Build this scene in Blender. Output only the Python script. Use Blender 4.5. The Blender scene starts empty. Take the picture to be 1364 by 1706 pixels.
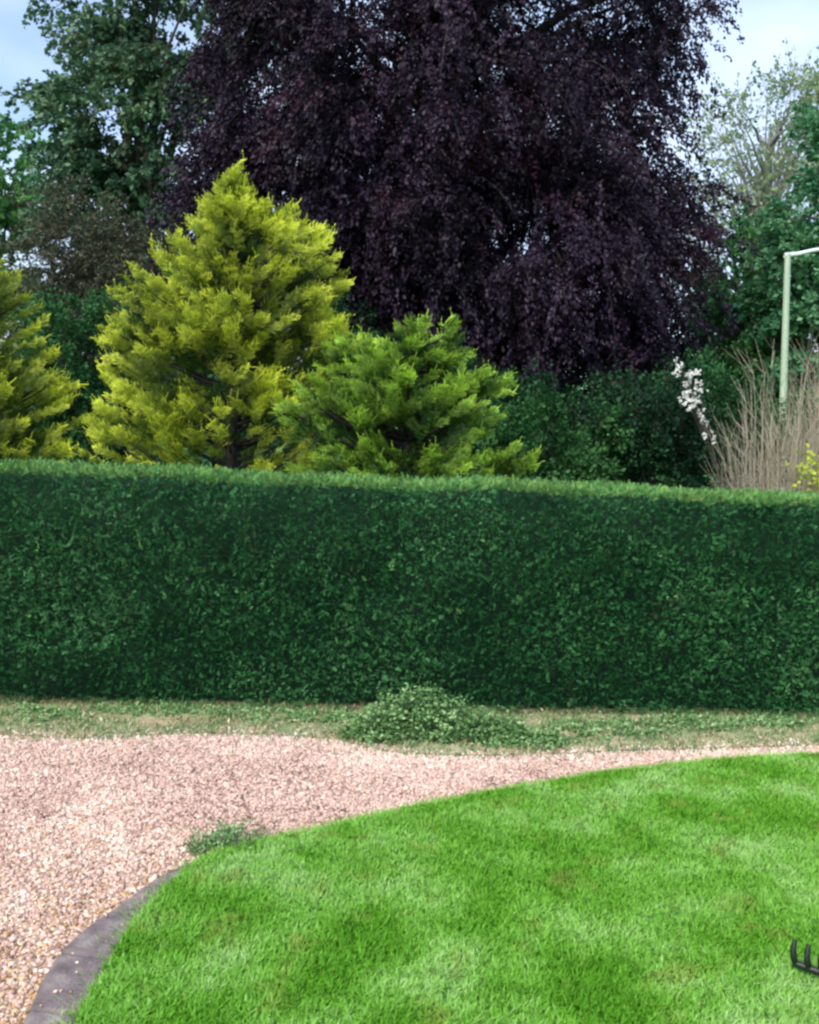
import bpy, math
import numpy as np
from mathutils import Matrix, Vector

C = bpy.context.scene.collection
sc = bpy.context.scene
R_ = math.radians

# ------------------------------------------------------------------ camera
F_PX, PW, PH = 1640.0, 1364, 1706
CAM_H, PITCH, ROLL = 2.1, math.atan(123 / F_PX), R_(1.5)
cam_d = bpy.data.cameras.new('camera')
cam = bpy.data.objects.new('camera', cam_d); C.objects.link(cam)
cam_d.sensor_fit = 'HORIZONTAL'; cam_d.sensor_width = 36.0
cam_d.lens = 36.0 * F_PX / PW
cam_d.clip_start = 0.05; cam_d.clip_end = 3000
RM = Matrix.Rotation(math.pi / 2 - PITCH, 3, 'X') @ Matrix.Rotation(ROLL, 3, 'Z')
cam.matrix_world = Matrix.Translation((0, 0, CAM_H)) @ RM.to_4x4()
sc.camera = cam

# ------------------------------------------------------------------ world, sun, exposure
SUN_EL, SUN_AZ = R_(50), R_(-142)        # azimuth measured from +Y towards +X
w = bpy.data.worlds.new('World'); sc.world = w; w.use_nodes = True
nt = w.node_tree; nt.nodes.clear()
out = nt.nodes.new('ShaderNodeOutputWorld'); bg = nt.nodes.new('ShaderNodeBackground')
sky = nt.nodes.new('ShaderNodeTexSky'); sky.sky_type = 'NISHITA'; sky.sun_disc = False
sky.sun_elevation = SUN_EL; sky.sun_rotation = SUN_AZ
sky.air_density = 1.0; sky.dust_density = 2.2; sky.ozone_density = 1.6
tc = nt.nodes.new('ShaderNodeTexCoord')
mp = nt.nodes.new('ShaderNodeMapping'); mp.inputs['Scale'].default_value = (1, 1, 2.6)
nz = nt.nodes.new('ShaderNodeTexNoise'); nz.inputs['Scale'].default_value = 2.3; nz.inputs['Detail'].default_value = 5
cr = nt.nodes.new('ShaderNodeValToRGB'); cr.color_ramp.elements[0].position = .38; cr.color_ramp.elements[1].position = .72
mx = nt.nodes.new('ShaderNodeMix'); mx.data_type = 'RGBA'
mx.inputs['B'].default_value = (3.7, 4.3, 5.5, 1)
nt.links.new(tc.outputs['Generated'], mp.inputs['Vector']); nt.links.new(mp.outputs[0], nz.inputs['Vector'])
nt.links.new(nz.outputs['Fac'], cr.inputs[0]); nt.links.new(cr.outputs[0], mx.inputs['Factor'])
nt.links.new(sky.outputs[0], mx.inputs['A']); nt.links.new(mx.outputs['Result'], bg.inputs['Color'])
bg.inputs['Strength'].default_value = 0.125
nt.links.new(bg.outputs[0], out.inputs[0])
sd = bpy.data.lights.new('sun', 'SUN'); sd.energy = 1.9; sd.angle = R_(22); sd.color = (1, .95, .86)
so = bpy.data.objects.new('sun', sd); C.objects.link(so)
sdir = Vector((math.sin(SUN_AZ) * math.cos(SUN_EL), math.cos(SUN_AZ) * math.cos(SUN_EL), math.sin(SUN_EL)))
so.rotation_euler = sdir.to_track_quat('Z', 'Y').to_euler()
so.location = (0, 0, 40)
sc.view_settings.view_transform = 'Standard'; sc.view_settings.look = 'None'
sc.view_settings.gamma = 1; sc.view_settings.exposure = 1.22
sc.cycles.use_denoising = True
sc.cycles.pixel_filter_type = 'BLACKMAN_HARRIS'; sc.cycles.filter_width = 2.6   # soft phone lens
sc.cycles.max_bounces = 6; sc.cycles.transparent_max_bounces = 4

# ------------------------------------------------------------------ pixel helpers (photo pixel -> point in the place)
RN = np.array(RM)
def at(px, py, Y):
    d = RN @ np.array([(px - PW / 2) / F_PX, -(py - PH / 2) / F_PX, -1.0])
    return np.array([0, 0, CAM_H]) + d * (Y / d[1])
def gr(px, py, z=0.0):
    d = RN @ np.array([(px - PW / 2) / F_PX, -(py - PH / 2) / F_PX, -1.0])
    return np.array([0, 0, CAM_H]) + d * ((z - CAM_H) / d[2])

# ------------------------------------------------------------------ mesh helpers
def link(name, me, mat, parent=None, smooth=False):
    o = bpy.data.objects.new(name, me)
    for m in (mat if isinstance(mat, (list, tuple)) else [mat]):
        if m: me.materials.append(m)
    C.objects.link(o)
    if parent is not None:
        o.parent = parent
        o.matrix_parent_inverse = Matrix.Translation(-parent.location)
    return o
def obj(name, V, F, mat, parent=None, attrs=None, smooth=False, mi=None):
    V = np.ascontiguousarray(V, dtype=np.float32); F = np.ascontiguousarray(F, dtype=np.int32)
    me = bpy.data.meshes.new(name); k = F.shape[1]
    me.vertices.add(len(V)); me.vertices.foreach_set('co', V.ravel())
    me.loops.add(F.size); me.loops.foreach_set('vertex_index', F.ravel())
    me.polygons.add(len(F)); me.polygons.foreach_set('loop_start', np.arange(0, F.size, k, dtype=np.int32))
    if smooth: me.polygons.foreach_set('use_smooth', np.ones(len(F), dtype=bool))
    for m in (mat if isinstance(mat, (list, tuple)) else [mat]): me.materials.append(m)
    if mi is not None: me.polygons.foreach_set('material_index', np.ascontiguousarray(mi, dtype=np.int32))
    for an, av in (attrs or {}).items():
        a = me.attributes.new(an, 'FLOAT', 'POINT'); a.data.foreach_set('value', np.ascontiguousarray(av, dtype=np.float32))
    me.update(calc_edges=True); me.validate()
    o = bpy.data.objects.new(name, me); C.objects.link(o)
    if parent is not None:
        o.parent = parent; o.matrix_parent_inverse = Matrix.Translation(-parent.location)
    return o
def thing(name, label, cat, loc, group=None):
    o = bpy.data.objects.new(name, None); C.objects.link(o); o.location = Vector([float(v) for v in loc])
    o['label'] = label; o['category'] = cat
    if group: o['group'] = group
    return o
def tag(o, label=None, cat=None, group=None, kind=None):
    if label: o['label'] = label
    if cat: o['category'] = cat
    if group: o['group'] = group
    if kind: o['kind'] = kind
    return o
def unit(a): return a / (np.linalg.norm(a, axis=-1, keepdims=True) + 1e-9)
def rvec(rng, n): return unit(rng.normal(size=(n, 3)))
def vnoise(P, s, seed=0):                 # cheap smooth noise in -1..1
    r = np.random.default_rng(seed); t = 0
    for i in range(6):
        k = unit(r.normal(size=3)) * (0.7 + 0.5 * i) / s
        t = t + np.sin(P @ (k * 2 * math.pi) + r.uniform(0, 6.28) + 1.3 * np.sin(P @ (np.roll(k, 1) * 4.1))) / (1 + .35 * i)
    return t / 3.0
# leaves: folded lozenges, all arrays (n,...)
def leaf_quads(p, a, nrm, L, W, fold=.25):
    a = unit(a); s = unit(np.cross(a, nrm)); n2 = np.cross(s, a)
    L = np.asarray(L).reshape(-1, 1) * np.ones((len(p), 1)); W = np.asarray(W).reshape(-1, 1) * np.ones((len(p), 1))
    v = np.stack([p, p + a * L * .5 + s * W + n2 * W * fold, p + a * L, p + a * L * .5 - s * W + n2 * W * fold], 1)
    return v.reshape(-1, 3)
def quads(n): return np.arange(4 * n).reshape(-1, 4)
def tubes(P, Rr, sides=5):
    P = np.asarray(P, float); n, k, _ = P.shape
    T = np.gradient(P, axis=1); T = unit(T)
    up = np.where(np.abs(T[..., 2:3]) > .9, np.array([1., 0, 0]), np.array([0, 0, 1.]))
    s = unit(np.cross(T, up)); u = np.cross(s, T)
    th = np.arange(sides) * 2 * math.pi / sides
    ring = s[:, :, None, :] * np.cos(th)[:, None] + u[:, :, None, :] * np.sin(th)[:, None]
    V = P[:, :, None, :] + ring * np.asarray(Rr)[:, :, None, None]
    idx = np.arange(n * k * sides).reshape(n, k, sides)
    a = idx[:, :-1, :]; b = np.roll(a, -1, 2); d = idx[:, 1:, :]; c = np.roll(d, -1, 2)
    return V.reshape(-1, 3), np.stack([a, b, c, d], -1).reshape(-1, 4)
def join(parts):
    Vs, Fs, o = [], [], 0
    for V, F in parts:
        Vs.append(V); Fs.append(F + o); o += len(V)
    return np.concatenate(Vs), np.concatenate(Fs)
def curve_pts(a, b, k, sag=0.0, wob=0.0, rng=None):
    t = np.linspace(0, 1, k)[:, None]
    p = a + (b - a) * t; p[:, 2] += sag * 4 * (t * (1 - t))[:, 0]
    if wob: p[1:-1] += rng.normal(size=(k - 2, 3)) * wob
    return p

# ------------------------------------------------------------------ materials
def nm(name):
    m = bpy.data.materials.new(name); m.use_nodes = True; return m, m.node_tree, m.node_tree.nodes, m.node_tree.links
def ramp(n, stops):
    r = n.new('ShaderNodeValToRGB'); e = r.color_ramp.elements
    while len(e) < len(stops): e.new(.5)
    for i, (p, c) in enumerate(stops): e[i].position = p; e[i].color = (*c, 1)
    return r
def leafmat(name, cols, tip=None, namp=1.3, trans=.25, rough=.55, spec=.3, nscale=.6, patch=None, patch_at=(.5, .62)):
    m, t, n, l = nm(name); b = n['Principled BSDF']; o = n['Material Output']
    at_ = n.new('ShaderNodeAttribute'); at_.attribute_name = 'rnd'
    g = n.new('ShaderNodeNewGeometry')
    no = n.new('ShaderNodeTexNoise'); no.inputs['Scale'].default_value = nscale; no.inputs['Detail'].default_value = 3
    l.new(g.outputs['Position'], no.inputs['Vector'])
    ma = n.new('ShaderNodeMath'); ma.operation = 'MULTIPLY_ADD'; ma.inputs[1].default_value = namp; ma.inputs[2].default_value = -namp / 2
    l.new(no.outputs['Fac'], ma.inputs[0])
    ad = n.new('ShaderNodeMath'); ad.operation = 'ADD'; ad.use_clamp = True
    l.new(at_.outputs['Fac'], ad.inputs[0]); l.new(ma.outputs[0], ad.inputs[1])
    k = len(cols); r = ramp(n, [(i / (k - 1), c) for i, c in enumerate(cols)])
    l.new(ad.outputs[0], r.inputs[0]); col = r.outputs[0]
    if patch:
        n2 = n.new('ShaderNodeTexNoise'); n2.inputs['Scale'].default_value = nscale * 2.3; n2.inputs['Detail'].default_value = 4
        l.new(g.outputs['Position'], n2.inputs['Vector'])
        r2 = ramp(n, [(patch_at[0], (0, 0, 0)), (patch_at[1], (1, 1, 1))]); l.new(n2.outputs['Fac'], r2.inputs[0])
        x = n.new('ShaderNodeMix'); x.data_type = 'RGBA'; x.inputs['B'].default_value = (*patch, 1)
        l.new(r2.outputs[0], x.inputs['Factor']); l.new(col, x.inputs['A']); col = x.outputs['Result']
    if tip:
        a2 = n.new('ShaderNodeAttribute'); a2.attribute_name = 'tip'
        x = n.new('ShaderNodeMix'); x.data_type = 'RGBA'; x.inputs['B'].default_value = (*tip, 1)
        l.new(a2.outputs['Fac'], x.inputs['Factor']); l.new(col, x.inputs['A']); col = x.outputs['Result']
    l.new(col, b.inputs['Base Color']); b.inputs['Roughness'].default_value = rough
    b.inputs['Specular IOR Level'].default_value = spec
    tr = n.new('ShaderNodeBsdfTranslucent'); l.new(col, tr.inputs['Color'])
    ms = n.new('ShaderNodeMixShader'); ms.inputs[0].default_value = trans
    l.new(b.outputs[0], ms.inputs[1]); l.new(tr.outputs[0], ms.inputs[2]); l.new(ms.outputs[0], o.inputs['Surface'])
    return m
def noisemat(name, stops, scale=8, rough=.9, bump=.3, detail=6, attr=None, bscale=None, spec=.2):
    m, t, n, l = nm(name); b = n['Principled BSDF']
    g = n.new('ShaderNodeNewGeometry'); no = n.new('ShaderNodeTexNoise')
    no.inputs['Scale'].default_value = scale; no.inputs['Detail'].default_value = detail
    l.new(g.outputs['Position'], no.inputs['Vector'])
    r = ramp(n, stops)
    if attr:
        a = n.new('ShaderNodeAttribute'); a.attribute_name = attr
        ma = n.new('ShaderNodeMath'); ma.operation = 'MULTIPLY_ADD'; ma.inputs[1].default_value = .3; ma.inputs[2].default_value = -.15
        l.new(no.outputs['Fac'], ma.inputs[0]); ad = n.new('ShaderNodeMath'); ad.use_clamp = True
        l.new(ma.outputs[0], ad.inputs[0]); l.new(a.outputs['Fac'], ad.inputs[1]); l.new(ad.outputs[0], r.inputs[0])
    else: l.new(no.outputs['Fac'], r.inputs[0])
    l.new(r.outputs[0], b.inputs['Base Color'])
    b.inputs['Roughness'].default_value = rough; b.inputs['Specular IOR Level'].default_value = spec
    if bump:
        n3 = n.new('ShaderNodeTexNoise'); n3.inputs['Scale'].default_value = bscale or scale * 4; n3.inputs['Detail'].default_value = 5
        l.new(g.outputs['Position'], n3.inputs['Vector'])
        bp = n.new('ShaderNodeBump'); bp.inputs['Strength'].default_value = bump; bp.inputs['Distance'].default_value = .02
        l.new(n3.outputs['Fac'], bp.inputs['Height']); l.new(bp.outputs[0], b.inputs['Normal'])
    return m
M = {}
M['bark'] = noisemat('bark', [(.3, (.05, .045, .035)), (.7, (.13, .115, .09))], 3, bump=.6)
M['dark_bark'] = noisemat('dark_bark', [(.3, (.018, .015, .014)), (.7, (.045, .038, .035))], 3, bump=.6)
M['pale_bark'] = noisemat('pale_bark', [(.3, (.16, .15, .13)), (.7, (.32, .3, .27))], 3, bump=.4)
M['twig'] = noisemat('twig', [(.0, (.14, .12, .09)), (.5, (.34, .29, .21)), (1, (.52, .47, .37))], 3, bump=0, attr='rnd')
M['beech'] = leafmat('beech', [(.007, .005, .011), (.017, .010, .024), (.042, .025, .054)], trans=.2, spec=.22, rough=.55, nscale=.35, patch=(.06, .02, .04), patch_at=(.56, .75))
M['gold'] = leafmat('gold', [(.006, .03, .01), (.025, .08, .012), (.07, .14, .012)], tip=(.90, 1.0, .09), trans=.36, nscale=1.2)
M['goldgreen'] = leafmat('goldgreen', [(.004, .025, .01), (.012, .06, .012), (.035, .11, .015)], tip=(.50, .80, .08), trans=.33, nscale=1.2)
M['left_tree'] = leafmat('left_tree', [(.03, .095, .055), (.07, .16, .085), (.15, .25, .12)], nscale=.5, patch=(.07, .06, .035), patch_at=(.58, .72))
M['brown_tree'] = leafmat('brown_tree', [(.035, .045, .025), (.06, .065, .035), (.095, .095, .05)], nscale=.8)
M['mid_green'] = leafmat('mid_green', [(.05, .2, .05), (.10, .30, .08), (.2, .42, .14)], nscale=.5, trans=.35)
M['far_green'] = leafmat('far_green', [(.04, .17, .075), (.08, .25, .11), (.17, .38, .18)], nscale=.5)
M['pale_leaf'] = leafmat('pale_leaf', [(.16, .26, .14), (.28, .38, .2), (.42, .5, .32)], nscale=.5, trans=.35)
M['evergreen'] = leafmat('evergreen', [(.004, .022, .010), (.010, .045, .018), (.030, .095, .032)], nscale=.9, spec=.15, rough=.65, namp=2.6)
M['evergreen_light'] = leafmat('evergreen_light', [(.012, .06, .018), (.025, .10, .03), (.06, .17, .05)], nscale=.9, spec=.15, rough=.65, namp=2.2)
M['hedge'] = leafmat('hedge', [(.006, .05, .016), (.020, .125, .036), (.05, .20, .06), (.10, .28, .10)], patch=(.085, .075, .045), patch_at=(.64, .78), tip=(.22, .40, .10), trans=.18, spec=.15, rough=.6, nscale=1.3, namp=2)
M['hedge_core'] = noisemat('hedge_core', [(.3, (.002, .012, .006)), (.7, (.007, .032, .013))], 30, bump=.5)  # near-black green, painted shade behind the sprigs
M['yellow_shrub'] = leafmat('yellow_shrub', [(.25, .35, .03), (.4, .5, .05), (.5, .6, .06)])
M['blossom'] = leafmat('blossom', [(.72, .72, .66), (.82, .82, .77), (.88, .88, .84)], trans=.3)
M['weed'] = leafmat('weed', [(.06, .15, .04), (.14, .28, .09), (.32, .48, .22)], nscale=5, trans=.25)
M['weed_dark'] = leafmat('weed_dark', [(.03, .1, .03), (.07, .18, .05), (.14, .28, .09)], nscale=5, trans=.25)
M['grass'] = leafmat('grass', [(.085, .28, .012), (.15, .40, .03), (.24, .51, .085), (.38, .60, .22)], nscale=2.2, namp=2.4, trans=.35, rough=.6, spec=.2, patch=(.24, .34, .06), patch_at=(.56, .74))
M['verge_grass'] = leafmat('verge_grass', [(.06, .16, .05), (.12, .24, .08), (.24, .33, .14), (.42, .42, .24)], nscale=4, trans=.25)
M['straw'] = leafmat('straw', [(.28, .2, .1), (.42, .34, .2), (.6, .54, .38)], trans=.1)
M['lawn_soil'] = noisemat('lawn_soil', [(.3, (.05, .2, .015)), (.6, (.09, .28, .03)), (.8, (.16, .22, .06))], 9)
M['verge_soil'] = noisemat('verge_soil', [(.3, (.10, .15, .07)), (.45, (.2, .24, .12)), (.55, (.34, .31, .19)), (.68, (.3, .19, .12))], 3.2, bump=.5, bscale=40)
M['gravel_bed'] = noisemat('gravel_bed', [(.25, (.28, .19, .15)), (.5, (.40, .28, .23)), (.75, (.5, .38, .31))], 45, bump=.8, bscale=120)
M['pebble'] = noisemat('pebble', [(.0, (.12, .08, .07)), (.12, (.30, .20, .165)), (.3, (.47, .31, .255)), (.6, (.55, .39, .325)), (.85, (.62, .48, .40)), (1, (.72, .64, .55))], 30, bump=0, attr='rnd', rough=.8)
M['pebble_tan'] = noisemat('pebble_tan', [(.0, (.06, .04, .02)), (.14, (.2, .12, .06)), (.35, (.36, .22, .11)), (.7, (.47, .32, .18)), (1, (.62, .52, .38))], 30, bump=0, attr='rnd', rough=.8)
M['field'] = noisemat('field', [(.3, (.03, .1, .02)), (.7, (.07, .17, .04))], .8)
M['kerb'] = noisemat('kerb', [(.3, (.09, .075, .075)), (.5, (.16, .13, .135)), (.62, (.2, .18, .165)), (.75, (.27, .25, .22))], 11, bump=.5, bscale=60, rough=.85)
def plain(name, c, rough=.5, metal=0): return noisemat(name, [(.3, tuple(v * .85 for v in c)), (.7, c)], 12, rough=rough, bump=.05, spec=.5)
M['post'] = plain('post', (.36, .47, .32), .55)
M['lamp_white'] = plain('lamp_white', (.72, .8, .8), .35)
M['lens'] = plain('lens', (.55, .6, .62), .15)
M['black'] = plain('black', (.006, .012, .007), .45)

# ------------------------------------------------------------------ ground zones
def in_poly(P, poly):
    x, y = P[:, 0], P[:, 1]; ins = np.zeros(len(P), bool); n = len(poly)
    for i in range(n):
        x1, y1 = poly[i][:2]; x2, y2 = poly[(i + 1) % n][:2]
        c = ((y1 > y) != (y2 > y)) & (x < (x2 - x1) * (y - y1) / (y2 - y1 + 1e-12) + x1)
        ins ^= c
    return ins
def dist_line(P, line):
    d = np.full(len(P), 1e9)
    for a, b in zip(line[:-1], line[1:]):
        a = np.array(a[:2]); b = np.array(b[:2]); ab = b - a
        t = np.clip(((P[:, :2] - a) @ ab) / (ab @ ab), 0, 1)
        d = np.minimum(d, np.linalg.norm(P[:, :2] - a - t[:, None] * ab, axis=1))
    return d
def smooth_line(pts, k=6):
    pts = [np.array(p[:2]) for p in pts]; out_ = []
    for i in range(len(pts) - 1):
        p0 = pts[max(i - 1, 0)]; p1 = pts[i]; p2 = pts[i + 1]; p3 = pts[min(i + 2, len(pts) - 1)]
        for j in range(k):
            t = j / k
            out_.append(.5 * ((2 * p1) + (p2 - p0) * t + (2 * p0 - 5 * p1 + 4 * p2 - p3) * t * t + (3 * p1 - p0 - 3 * p2 + p3) * t ** 3))
    out_.append(pts[-1]); return out_
def sheet(name, poly, z, mat, thick=0.0):
    from mathutils.geometry import tessellate_polygon
    vs = [Vector((float(p[0]), float(p[1]), z)) for p in poly]
    tris = tessellate_polygon([vs]); me = bpy.data.meshes.new(name)
    V = [tuple(v) for v in vs]; Fc = [tuple(t) for t in tris]
    area = sum(poly[i][0] * poly[(i + 1) % len(poly)][1] - poly[(i + 1) % len(poly)][0] * poly[i][1] for i in range(len(poly)))
    fixed = []
    for t in Fc:
        a, b, c = [vs[i] for i in t]
        fixed.append(t if (b - a).cross(c - a).z > 0 else (t[0], t[2], t[1]))
    Fc = fixed; n = len(V)
    if thick:
        V += [(v[0], v[1], z - thick) for v in V]
        for i in range(n):
            j = (i + 1) % n
            Fc.append((i, i + n, j + n, j) if area > 0 else (i, j, j + n, i + n))
    me.from_pydata(V, [], Fc); me.update()
    o = bpy.data.objects.new(name, me); me.materials.append(mat); C.objects.link(o); o['kind'] = 'structure'
    return o
LZ = .045
lawn_edge_px = [(1364, 1258), (1200, 1268), (1000, 1292), (850, 1318), (700, 1345), (560, 1378), (450, 1402), (350, 1432), (300, 1462), (250, 1508), (200, 1575), (160, 1640), (125, 1706)]
lawn_edge = smooth_line([gr(x, y, LZ) for x, y in lawn_edge_px])
lastp = lawn_edge[-1]; firstp = lawn_edge[0]
lawn_edge = [firstp + np.array([5.5, 1.2]), firstp + np.array([2.2, .42])] + lawn_edge + [lastp + np.array([-.16, -.5]), lastp + np.array([-.2, -1.2]), lastp + np.array([-.1, -2.5])]
lawn_poly = lawn_edge + [np.array([9, lawn_edge[-1][1]])]
verge_px = [(0, 1226), (150, 1232), (300, 1224), (450, 1226), (560, 1234), (640, 1252), (750, 1260), (900, 1258), (1050, 1252), (1200, 1248), (1364, 1243)]
verge_edge = smooth_line([gr(x, y) for x, y in verge_px])
verge_edge = [verge_edge[0] + np.array([-6, .3])] + verge_edge + [verge_edge[-1] + np.array([6, .35])]
hb = [gr(0, 1178), gr(1364, 1203)]                      # foot of the hedge
hdir = unit(hb[1] - hb[0]); hnor = np.array([-hdir[1], hdir[0], 0.0])
def hedge_pt(s, d=0.0, z=0.0): return hb[0] + hdir * s + hnor * d + np.array([0, 0, z])
HL = np.linalg.norm(hb[1] - hb[0])
verge_poly = verge_edge + [hedge_pt(HL + 6, .8)[:2], hedge_pt(-6, .8)[:2]]
S = 900
sheet('ground', [(-S, -60), (S, -60), (S, S), (-S, S)], -.03, M['field'])
sheet('driveway', [(-10, -3), (9, -3), (9, 7.6), (-10, 7.6)], 0, M['gravel_bed'])
sheet('verge', verge_poly, .012, M['verge_soil'], .012)
sheet('lawn', lawn_poly, LZ, M['lawn_soil'], LZ)

# kerb: slightly rounded stone edging that follows the lawn, vanishing under the weeds
outer_px = [(322, 1437), (262, 1466), (205, 1503), (140, 1548), (95, 1596), (62, 1650), (38, 1706)]
inner_px = [(335, 1446), (306, 1470), (256, 1515), (206, 1582), (168, 1645), (132, 1706)]
ko = smooth_line([gr(x, y, .03) for x, y in outer_px], 8); ki = smooth_line([gr(x, y, .03) for x, y in inner_px], 8)
def resample(L, n):
    L = np.array(L); d = np.concatenate([[0], np.cumsum(np.linalg.norm(np.diff(L, axis=0), axis=1))])
    t = np.linspace(0, d[-1], n); return np.stack([np.interp(t, d, L[:, 0]), np.interp(t, d, L[:, 1])], 1)
ko.append(ko[-1] + np.array([-.13, -.45])); ki.append(ki[-1] + np.array([-.11, -.45]))
ko.append(ko[-1] + np.array([-.08, -1.2])); ki.append(ki[-1] + np.array([-.08, -1.2]))
ko = resample(ko, 360); ki = resample(ki, 360)
kn = vnoise(np.c_[ko, np.zeros(360)], .09, 77) * .006; kj = np.abs((np.arange(360) * .0105 % .46) - .23) < .0095
prof = [(-.0, -.02), (.0, .028), (.08, .042), (.5, .047), (.92, .056), (1.0, .05), (1.0, -.02)]
rows = np.array([[[*(ko[i] + (ki[i] - ko[i]) * u), z + .004 * math.sin(i * .07)] for u, z in prof] for i in range(360)])
rows[:, 1:6, 2] += kn[:, None] * .5; rows[kj, 1:6, 2] -= .032
rows[:, 1:3, :2] += (kn * np.random.default_rng(3).uniform(.6, 1.4, 360))[:, None, None]
idx = np.arange(360 * 7).reshape(360, 7)
KF = np.stack([idx[:-1, :-1], idx[1:, :-1], idx[1:, 1:], idx[:-1, 1:]], -1).reshape(-1, 4)
o = obj('kerb', rows.reshape(-1, 3), KF, M['kerb']); o['kind'] = 'structure'

# ------------------------------------------------------------------ gravel stones
def instance(template, pos, rot, scl):
    V = np.einsum('nij,kj->nki', rot, template) * scl[:, None, None] + pos[:, None, :]
    return V.reshape(-1, 3)
def inst_faces(F, nv, n): return (F[None] + (np.arange(n) * nv)[:, None, None]).reshape(-1, F.shape[1])
def rand_rot(rng, n):
    q = unit(rng.normal(size=(n, 4))); a, b, c, d = q.T
    return np.stack([1 - 2 * (c * c + d * d), 2 * (b * c - a * d), 2 * (b * d + a * c), 2 * (b * c + a * d), 1 - 2 * (b * b + d * d), 2 * (c * d - a * b), 2 * (b * d - a * c), 2 * (c * d + a * b), 1 - 2 * (b * b + c * c)], 1).reshape(-1, 3, 3)
ph = (1 + 5 ** .5) / 2
ICO = unit(np.array([(-1, ph, 0), (1, ph, 0), (-1, -ph, 0), (1, -ph, 0), (0, -1, ph), (0, 1, ph), (0, -1, -ph), (0, 1, -ph), (ph, 0, -1), (ph, 0, 1), (-ph, 0, -1), (-ph, 0, 1)], float))
ICF = np.array([(0, 11, 5), (0, 5, 1), (0, 1, 7), (0, 7, 10), (0, 10, 11), (1, 5, 9), (5, 11, 4), (11, 10, 2), (10, 7, 6), (7, 1, 8), (3, 9, 4), (3, 4, 2), (3, 2, 6), (3, 6, 8), (3, 8, 9), (4, 9, 5), (2, 4, 11), (6, 2, 10), (8, 6, 7), (9, 8, 1)])
rng = np.random.default_rng(4)
def scatter(n, x0, x1, y0, y1): return np.stack([rng.uniform(x0, x1, n), rng.uniform(y0, y1, n), np.zeros(n)], 1)
def view_mask(P, m=.25):                  # keep what lies near the frame, a margin each side
    return np.abs(P[:, 0]) < P[:, 1] * .416 * (1 + m) + .25
kerb_poly = list(ko) + list(ki[::-1])
P = scatter(620000, -5, 4, 2.6, 7.5)
inK = in_poly(P, kerb_poly); keep = view_mask(P, .35) & (~in_poly(P, lawn_poly) | inK) & (~inK | (rng.random(len(P)) < .012))
P = P[keep]
dv = dist_line(P, verge_edge); iv = in_poly(P, verge_poly)
keep = ~iv | (rng.random(len(P)) < .35 * np.exp(-dv / .07))
dl = dist_line(P, lawn_edge)
P = P[keep]; P = P[:100000]
P = P[np.argsort(P[:, 1])]
sz = rng.gamma(3.5, .0015, len(P)) + .0036
tan = (vnoise(P, 2.5, 3) * .35 + (4.0 - P[:, 1]) * .6 + rng.normal(size=len(P)) * .45 + 1.1 * np.exp(-dist_line(P, lawn_edge) / .09) - .25) > 0
mats = [M['pebble'], M['pebble_tan']]
tmpl = ICO * np.array([1, .75, .6]) * (1 + rng.normal(size=(12, 1)) * .2)
P[:, 2] = sz * .3 + in_poly(P, verge_poly) * .012 + in_poly(P, kerb_poly) * .047
yaw = rand_rot(rng, len(P)); tilt = yaw.copy()
an = rng.uniform(0, 6.28, len(P)); ca, sa = np.cos(an), np.sin(an); z0 = np.zeros(len(P)); o1 = np.ones(len(P))
Rz = np.stack([ca, -sa, z0, sa, ca, z0, z0, z0, o1], 1).reshape(-1, 3, 3)
mixr = rng.random(len(P)) < .6
Rz[mixr] = tilt[mixr]
V = instance(tmpl, P, Rz, sz); Fc = inst_faces(ICF, 12, len(P))
o = obj('gravel', V, Fc, mats, attrs={'rnd': np.repeat(np.clip(rng.random(len(P)) * .9 + .16 * vnoise(P, 1.3, 91) + .10 * vnoise(P, .3, 92) + .25 * np.exp(-dist_line(P, verge_edge) / .18) + .04, 0, 1), 12)}, mi=np.repeat(tan.astype(int), 20))
tag(o, 'loose pink and tan gravel stones covering the driveway', 'gravel', kind='stuff')

# ------------------------------------------------------------------ grass
def blades(P, h, wd, lean, rng_, bend=.5):
    n = len(P); a = rng_.uniform(0, 6.28, n); d = np.stack([np.cos(a), np.sin(a), np.zeros(n)], 1)
    s = np.stack([-np.sin(a), np.cos(a), np.zeros(n)], 1); up = np.array([0, 0, 1.])
    h = h[:, None]; wd = wd[:, None]; lean = lean[:, None]
    m = P + up * h * .55 + d * h * lean * .35; t = P + up * h * (1 - lean * .25) + d * h * lean
    V = np.stack([P - s * wd, P + s * wd, m + s * wd * .8, m - s * wd * .8, t + s * wd * .12, t - s * wd * .12], 1).reshape(-1, 3)
    b = np.arange(n)[:, None] * 6
    F = np.concatenate([b + np.array([[0, 1, 2, 3]]), b + np.array([[3, 2, 4, 5]])], 1).reshape(-1, 4)
    return V, F
P = scatter(1350000, -4, 6, 2.6, 7.4)
keep = (view_mask(P, .3) | (view_mask(P, 1.3) & (rng.random(len(P)) < .6))) & in_poly(P, lawn_poly)
keep &= rng.random(len(P)) < np.clip(1.35 - (P[:, 1] - 3) * .22, .3, 1)
P = P[keep][:470000]
tuft = vnoise(P + .3 * np.sin(P[:, ::-1] * 5.3), .62, 8) * .5 + vnoise(P + .1 * np.sin(P[:, ::-1] * 17), .2, 9) * .5
keep = rng.random(len(P)) < .85 + .15 * tuft; P = P[keep]; tuft = tuft[keep]
P[:, 2] = LZ
h = (.024 + .024 * rng.random(len(P))) * (1 + .4 * tuft); wd = rng.uniform(.002, .0045, len(P))
V, Fc = blades(P, h, wd, rng.uniform(.2, 1.1, len(P)), rng)
rn = np.clip(.47 + rng.normal(size=len(P)) * .18 + .10 * tuft, 0, 1)
o = obj('lawn_grass', V, Fc, M['grass'], attrs={'rnd': np.repeat(rn, 6)})
tag(o, 'bright green longish grass covering the lawn', 'grass', kind='stuff')
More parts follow.
